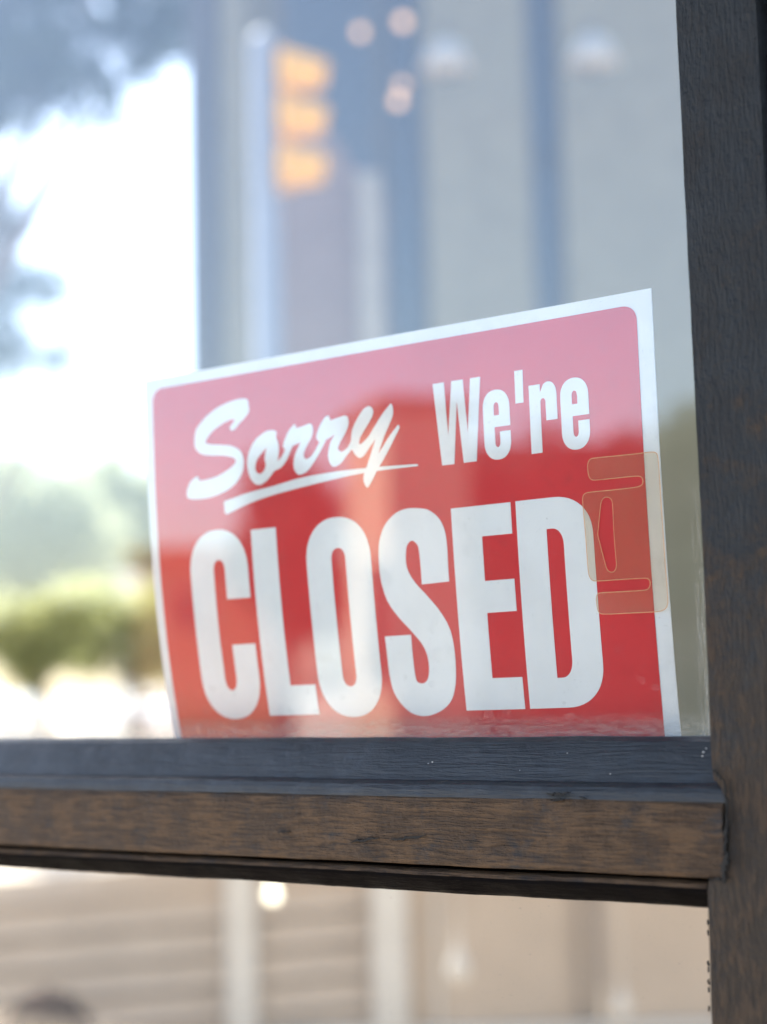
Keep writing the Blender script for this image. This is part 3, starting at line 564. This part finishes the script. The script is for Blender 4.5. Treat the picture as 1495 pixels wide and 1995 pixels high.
part('panel', [(X2(1104), X2(1154), .02, .06, 0, zt)], wall_mat('darker tan panel', (.27,.20,.14), (.30,.225,.155)), lw, M)  # middle panel in a slightly darker tan
for a, b in ((442, 500), (718, 785)): part('post', [(X2(a), X2(b), -.05, .0-.002, 0, zt+.02)], M_wtrim, lw, M, .006)
for a, b in ((1094, 1102), (1155, 1163), (838, 846)): part('batten', [(X2(a), X2(b), -.012, -.002, 0, zt)], M_wtrim if a == 838 else M_tan, lw, M)
bm = bmesh.new()
for (xq, dz) in ((0, 0),):
    a = [Vector((X2(-500), -.04, zt-.30)), Vector((X2(180), -.04, zt-.018)), Vector((X2(1700), -.04, zt-.0)), ]
    pass
part('cap', [(X2(175), X2(1700), -.07, .09, zt+.022, zt+.05)], M_tan, lw, M, .006)
part('ledge', [(X2(504), X2(1700), -.03, -.001, lz(900, 1980, d)-.03, lz(900, 1980, d))], M_wtrim, lw, M, .004)

def drop_piece(px, py, d, r, label, emit):  # drops put in for pale blobs; one glows for a bright spot
    c = P(px, py, d); o = empty('hanging_drop', c-Vector((0, 0, r*2))); tag(o, label, 'lamp', 'pale drop shapes before the low wall')
    bm = bmesh.new(); lathe(bm, [(.2*r, -1.05*r), (.75*r, -.75*r), (r, -.1*r), (.85*r, .55*r), (.5*r, 1.3*r), (.22*r, 2.2*r), (.08*r, 3.2*r)], c, 22); link('drop_globe', bm, emit, o, True)
    bm = bmesh.new(); tube(bm, [c+Vector((0, 0, 3.2*r)), c+Vector((0, 0, 3.2*r+.5))], .0025, 6); link('cord', bm, M_wtrim, o)
M_lit, _t, _b = mat('glowing drop globe', (.5,.48,.42), .4); _b.inputs['Emission Color'].default_value = (1, .90, .68, 1); _b.inputs['Emission Strength'].default_value = 1.3
drop_piece(531, 1744, 4.6, .017, 'bright glowing drop shape just under the door rail', M_lit)
drop_piece(893, 1892, 4.6, .034, 'pale unlit drop shape hanging beneath the rail, largest of three', M_wtrim)
drop_piece(1212, 1965, 4.6, .026, 'pale unlit drop shape near the bottom, close to the door stile', M_wtrim)
# dark round pot at the bottom left corner
c = P(92, 2040, 4.4); o = empty('plant_pot', c-Vector((0, 0, .25))); tag(o, 'dark brown round pot cut off by the bottom left corner', 'pot')
M_pot = varied('dark brown glazed clay', (.018,.009,.006), (.03,.014,.010), 30, .9, spec=.05)
bm = bmesh.new(); lathe(bm, [(.07, -.20), (.12, -.12), (.145, -.02), (.125, .07), (.085, .11), (.09, .12)], c, 28); link('pot_body', bm, M_pot, o, True)
bm = bmesh.new(); lathe(bm, [(.16, -c.z), (.16, -.23), (.13, -.205)], c, 24); link('pedestal', bm, M_tan, o, True)
# ball of a closed lid
bm = bmesh.new(); lathe(bm, [(.088, .121), (.06, .14), (.012, .15), (.012, .16)], c, 24); link('lid', bm, M_pot, o, True)

# ------------------------------------------------------------------ trees
def leaf_mat(name, c0, c1, trans, tcol):
    m, t, b = mat(name, c0, .55, .35); v = coords(t); f = nz(t, v, 1.7, 3, .6)
    cc = ramp(t, f, [(.35, c0), (.65, c1)]); t.links.new(cc, b.inputs['Base Color'])
    tl = N(t, 'BsdfTranslucent'); tl.inputs[0].default_value = (*tcol, 1); mx = N(t, 'MixShader'); mx.inputs[0].default_value = trans
    t.links.new(b.outputs[0], mx.inputs[1]); t.links.new(tl.outputs[0], mx.inputs[2]); t.links.new(mx.outputs[0], t.nodes['Material Output'].inputs[0]); return m
L_dark = leaf_mat('dark leaves', (.028,.050,.022), (.05,.075,.03), .12, (.05,.09,.03))
L_pale = leaf_mat('hazy pale leaves', (.34,.36,.24), (.44,.44,.28), .4, (.50,.52,.32))  # distance haze and glare put into the leaf colour
L_lime = leaf_mat('yellow green leaves', (.33,.33,.12), (.41,.40,.16), .42, (.50,.50,.19))
M_bark = varied('bark', (.10,.075,.055), (.16,.12,.09), 8, .9)
M_palebark = varied('pale stone', (.66,.56,.43), (.74,.64,.50), 8, .9)
def tree(name, base, blobs, n, leaf, mt, trunk_r, label, cat, group=None, bark=None, seed=1, clump=7, limbs=True, spread=1.3):
    rnd = random.Random(seed); o = empty(name, base); tag(o, label, cat, group)
    bm = bmesh.new(); tot = sum(r[3]**2 for r in blobs)
    for (x, y, z, r) in blobs:
        c = Vector((x, y, z))
        for k in range(int(n*r*r/tot/clump)):
            dv = Vector((rnd.gauss(0, 1), rnd.gauss(0, 1), rnd.gauss(0, 1))).normalized()*r*(rnd.random()**.45)
            cc = c+dv
            for q in range(clump):
                p = cc+Vector((rnd.gauss(0, 1), rnd.gauss(0, 1), rnd.gauss(0, 1)))*leaf*spread
                u = Vector((rnd.gauss(0, 1), rnd.gauss(0, 1), rnd.gauss(0, .6))).normalized(); w = u.orthogonal(); w.rotate(Matrix.Rotation(rnd.random()*6.3, 3, u))
                s_ = leaf*rnd.uniform(.6, 1.2)
                bm.faces.new([bm.verts.new(p+u*s_*a+w*s_*b_) for a, b_ in ((-1, 0), (-.1, -.42), (1, 0), (-.1, .42))])
    link('crown', bm, mt, o)
    bm = bmesh.new(); b0 = Vector(base)
    cen = sum((Vector(b[:3])*b[3] for b in blobs), Vector())/sum(b[3] for b in blobs)
    fork = b0.lerp(Vector((cen.x, cen.y, cen.z)), .5)
    tube(bm, [b0, b0.lerp(fork, .5)+Vector((trunk_r*.4, 0, 0)), fork, fork.lerp(cen, .8)], [trunk_r*1.25, trunk_r, trunk_r*.8, trunk_r*.3])
    if limbs:
        for b in blobs:
            t_ = Vector(b[:3]); tube(bm, [fork, fork.lerp(t_, .5)+Vector((0, 0, -.1*b[3])), t_], [trunk_r*.5, trunk_r*.3, trunk_r*.08], 7)
    link('trunk', bm, bark or M_bark, o, True)
def B(px, py, d, rpx): p = P(px, py, d); return (p.x, p.y, p.z, rpx/FPX*d)
def G(px, d): p = P(px, 1350, d); return Vector((p.x, p.y, 0))
tree('street_tree', G(-420, 15), [B(60, -60, 15, 190), B(-150, 60, 15, 230), B(270, -10, 15.5, 140), B(80, 150, 14.6, 120), B(200, 140, 15, 110), B(-40, 170, 15.2, 140), B(310, 40, 15, 90), B(0, -300, 15, 300), B(300, -330, 15, 220)], 52000, .042, L_dark, .16,
     'dark leafy tree overhanging the top left corner', 'tree', seed=4, clump=55, spread=1.9)
tree('street_tree', G(-120, 17), [B(-30, 430, 17, 75), B(-70, 640, 17, 110), B(30, 560, 17.3, 45), B(95, 560, 17, 45), B(20, 690, 17, 50), B(120, 700, 17, 40), B(205, 680, 17, 26), B(-160, 500, 17, 160)], 16000, .04, L_dark, .07,
     'sparse leafy branches against white sky at the left edge', 'tree', seed=9, clump=6, spread=3.2)
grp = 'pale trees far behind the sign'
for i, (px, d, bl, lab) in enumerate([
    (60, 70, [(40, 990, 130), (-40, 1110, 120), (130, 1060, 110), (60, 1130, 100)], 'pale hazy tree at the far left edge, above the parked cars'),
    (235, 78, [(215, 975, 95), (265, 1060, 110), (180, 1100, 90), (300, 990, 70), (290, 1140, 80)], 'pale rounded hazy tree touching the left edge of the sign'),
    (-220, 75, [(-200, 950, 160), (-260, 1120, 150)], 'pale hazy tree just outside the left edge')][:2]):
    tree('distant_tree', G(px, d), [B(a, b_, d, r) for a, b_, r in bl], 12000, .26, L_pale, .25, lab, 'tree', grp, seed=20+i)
for i, (px, d, bl, lab) in enumerate([
    (90, 40, [(85, 1245, 75), (40, 1280, 60), (140, 1200, 65), (5, 1220, 60)], 'yellow green small tree with a dark trunk between two white cars'),
    (262, 44, [(180, 1255, 65), (300, 1270, 65), (335, 1190, 65), (190, 1180, 50), (250, 1200, 50)], 'yellow green leafy tree with pale trunk beside the left sign edge')]):
    tree('small_tree', G(px, d), [B(a, b_, d, r) for a, b_, r in bl], 6000, .11, L_lime, .17, lab, 'tree', 'yellow green trees at the roadside', M_bark, 30+i)
pt = P(258, 1130, 66); o = empty('stone_pillar', Vector((pt.x, pt.y, 0))); tag(o, 'pale beige pillar standing among the yellow green trees', 'pillar')
Mx = Matrix.Translation((pt.x, pt.y, 0)) @ Matrix.Rotation(math.atan2(HR.y, HR.x), 4, 'Z')
part('shaft', [(-.50, .50, -.50, .50, .25, pt.z)], M_palebark, o, Mx, .03); part('base', [(-.66, .66, -.66, .66, 0, .248)], M_palebark, o, Mx, .03); part('capital', [(-.60, .60, -.60, .60, pt.z+.002, pt.z+.3)], M_palebark, o, Mx, .03)

# ------------------------------------------------------------------ white parked cars, nose on
M_car, _t, _b = mat('white car paint', (.8,.8,.8), .25); M_tyre, _t, _b = mat('tyre rubber', (.02,.02,.02), .8); M_lampg, _t, _b = mat('headlight glass', (.6,.6,.6), .1)
def car(c, label):
    M = Matrix.Translation(c) @ Matrix.Rotation(math.atan2(HR.y, HR.x), 4, 'Z')
    o = empty('parked_car', c); tag(o, label, 'car', 'white cars parked facing the door')
    bm = bmesh.new(); sec = [(-2.15, .28, .62, .80), (-2.05, .22, .80, .86), (-1.2, .22, .96, .90), (-.6, .22, 1.0, .90), (1.5, .22, 1.02, .90), (2.1, .25, .95, .84), (2.2, .35, .8, .78)]; rg = []
    for y, za, zb, w in sec: rg.append([bm.verts.new(M @ Vector(v)) for v in ((-w, y, za), (w, y, za), (w*1.01, y, (za+zb)/2), (w*.93, y, zb), (-w*.93, y, zb), (-w*1.01, y, (za+zb)/2))])
    for a, b in zip(rg, rg[1:]):
        for i in range(6): bm.faces.new((a[i], a[(i+1) % 6], b[(i+1) % 6], b[i]))
    bm.faces.new(rg[0]); bm.faces.new(rg[-1][::-1]); link('body', bm, M_car, o)
    bm = bmesh.new(); rg = []
    for y, z, w in ((-1.1, .97, .78), (-.35, 1.44, .62), (1.0, 1.46, .62), (1.75, 1.03, .74)): rg.append([bm.verts.new(M @ Vector(v)) for v in ((-w, y, z), (w, y, z), (w+.08, y, .98), (-w-.08, y, .98))])
    for a, b in zip(rg, rg[1:]):
        for i in range(4): bm.faces.new((a[i], a[(i+1) % 4], b[(i+1) % 4], b[i]))
    link('cabin', bm, M_car, o)
    bm = bmesh.new(); vs = [bm.verts.new(M @ Vector(v)) for v in ((-.72, -1.06, 1.02), (.72, -1.06, 1.02), (.56, -.42, 1.42), (-.56, -.42, 1.42))]; bm.faces.new(vs); link('windscreen', bm, M_glassdk, o)
    for sx in (-1, 1):
        part('headlight', [(sx*.62-.14, sx*.62+.14, -2.19, -2.06, .60, .72)], M_lampg, o, M, .02)
        for y in (-1.35, 1.35):
            bm = bmesh.new(); lathe(bm, [(.20, -.10), (.31, -.10), (.33, -.06), (.33, .06), (.31, .10), (.20, .10)], M @ Vector((sx*.82, y, .33)), 20, HR.copy()); link('wheel', bm, M_tyre, o, True)
for px, d, lab in ((18, 60, 'white car at the far left edge, left of the dark tree trunk'), (214, 61, 'white car right of the dark tree trunk'), (312, 62, 'white car partly hidden by the left edge of the sign')): car(G(px, d), lab)

# ------------------------------------------------------------------ the street behind the camera, mirrored in the glass
def rbuild(name, d, a, b, top, depth, mt, label, wins=(), roofmt=None, door=None):
    M = frame(d, True); XX = lambda px: lx(px, 1000, d); o = empty(name, M @ Vector(((XX(a)+XX(b))/2, 0, 0))); tag(o, label, 'building')
    z = lz((a+b)/2, top, d); part('wall', [(XX(a), XX(b), 0, depth, 0, z)], mt, o, M); part('roof', [(XX(a)-.15, XX(b)+.15, -.15, depth, z+.002, z+.18)], roofmt or M_cream, o, M, .02)
    for (wa, wb, y0, y1) in wins:
        w = part('window', [(XX(wa), XX(wb), -.05, -.002, lz(wa, y1, d), lz(wa, y0, d))], M_wtrim, o, M)
        part('pane', [(XX(wa)+.06, XX(wb)-.06, -.07, -.052, lz(wa, y1, d)+.06, lz(wa, y0, d)-.06)], M_glassdk, w, M)
    return o
M_sand = wall_mat('sunlit sand stucco', (.60,.46,.32), (.66,.51,.36)); M_terr = wall_mat('terracotta stucco', (.72,.36,.19), (.78,.40,.22))
def rot_build(px, d, w, dep, top, ang, mt, name, label):
    c = R(px, 1000, d); o = empty(name, (c.x, c.y, 0)); tag(o, label, 'building'); z = lz(px, top, d)
    M = Matrix.Translation((c.x, c.y, 0)) @ Matrix.Rotation(ang, 4, 'Z')      # local +x is the outward normal of the lit front
    part('wall', [(-dep, 0, -w/2, w/2, 0, z)], mt, o, M); part('roof', [(-dep-.1, .12, -w/2-.12, w/2+.12, z+.002, z+.14)], M_tan, o, M, .02)
    for y in (-w*.27,):
        q = part('window', [(.002, .05, y-.38, y+.38, z*.30, z*.62)], M_wtrim, o, M); part('pane', [(.052, .06, y-.32, y+.32, z*.30+.06, z*.62-.06)], M_glassdk, q, M)
rot_build(715, 19, 1.55, 1.0, 812, math.atan2(.80, -.60), M_sand, 'kiosk', 'small sunlit sand coloured kiosk across the street, mirrored over the middle of the sign')
rbuild('brick_house', 22, 905, 1500, 880, 6, M_brickB, 'dark brick house mirrored in the right half of the glass', [(930, 1010, 930, 1050), (1300, 1400, 930, 1050)], M_soot)
rbuild('terracotta_house', 26, 250, 520, 1085, 6, M_terr, 'small terracotta house mirrored at the left of the sign', [(330, 370, 1150, 1230)], M_terr)
def BR(px, py, d, rpx): p = R(px, py, d); return (p.x, p.y, p.z, rpx/FPX*d)
def GR(px, d): p = R(px, 1350, d); return Vector((p.x, p.y, 0))
grp2 = 'dark street trees mirrored in the glass'
tree('street_tree', GR(1010, 21), [BR(960, 960, 21, 70), BR(1070, 950, 21, 90), BR(930, 1060, 21, 80), BR(1160, 1000, 21, 100)], 7000, .10, L_dark, .10, 'dark street tree mirrored low over the right part of the sign', 'tree', grp2, seed=51)
tree('street_tree', GR(1290, 21), [BR(1270, 930, 21, 90), BR(1380, 900, 21, 110), BR(1330, 1050, 21, 110)], 7000, .10, L_dark, .10, 'dark street tree mirrored beside the door stile', 'tree', grp2, seed=52)
tree('street_tree', GR(545, 21), [BR(545, 950, 21, 60), BR(590, 1010, 21, 70), BR(530, 1090, 21, 70), BR(600, 1150, 21, 90)], 6000, .10, L_dark, .10, 'dark street tree mirrored left of the sunlit kiosk', 'tree', grp2, seed=53)
tree('street_tree', GR(60, 30), [BR(60, 1270, 30, 80), BR(-120, 1270, 30, 90), BR(190, 1260, 30, 80), BR(-300, 1250, 30, 110)], 9000, .14, L_dark, .12, 'dark low tree mirrored left of the terracotta house', 'tree', grp2, seed=54)

# unseen canopy added to shade the door and sign, and the wall beside it
cn = empty('shade_canopy', (-.3, -.5, 2.9)); tag(cn, 'dark timber canopy added unseen above the door to shade it', 'canopy')
bm = bmesh.new(); box(bm, -2.5, 1.9, -1.75, .85, 3.02, 3.14, .01); link('deck', bm, M_dark, cn)
for x in (-2.3, -1.65, -1.0, -.1, .8, 1.6):
    bm = bmesh.new(); box(bm, x-.04, x+.04, -1.70, .80, 2.90, 3.017, .004); link('rafter', bm, M_dark, cn)
sw = empty('shop_wall', (.9, .05, 0)); tag(sw, 'dark wall beside the shop door', 'wall')
bm = bmesh.new(); box(bm, -.097, 2.0, -.03, .12, 0, 2.898); link('wall', bm, M_brickB, sw)
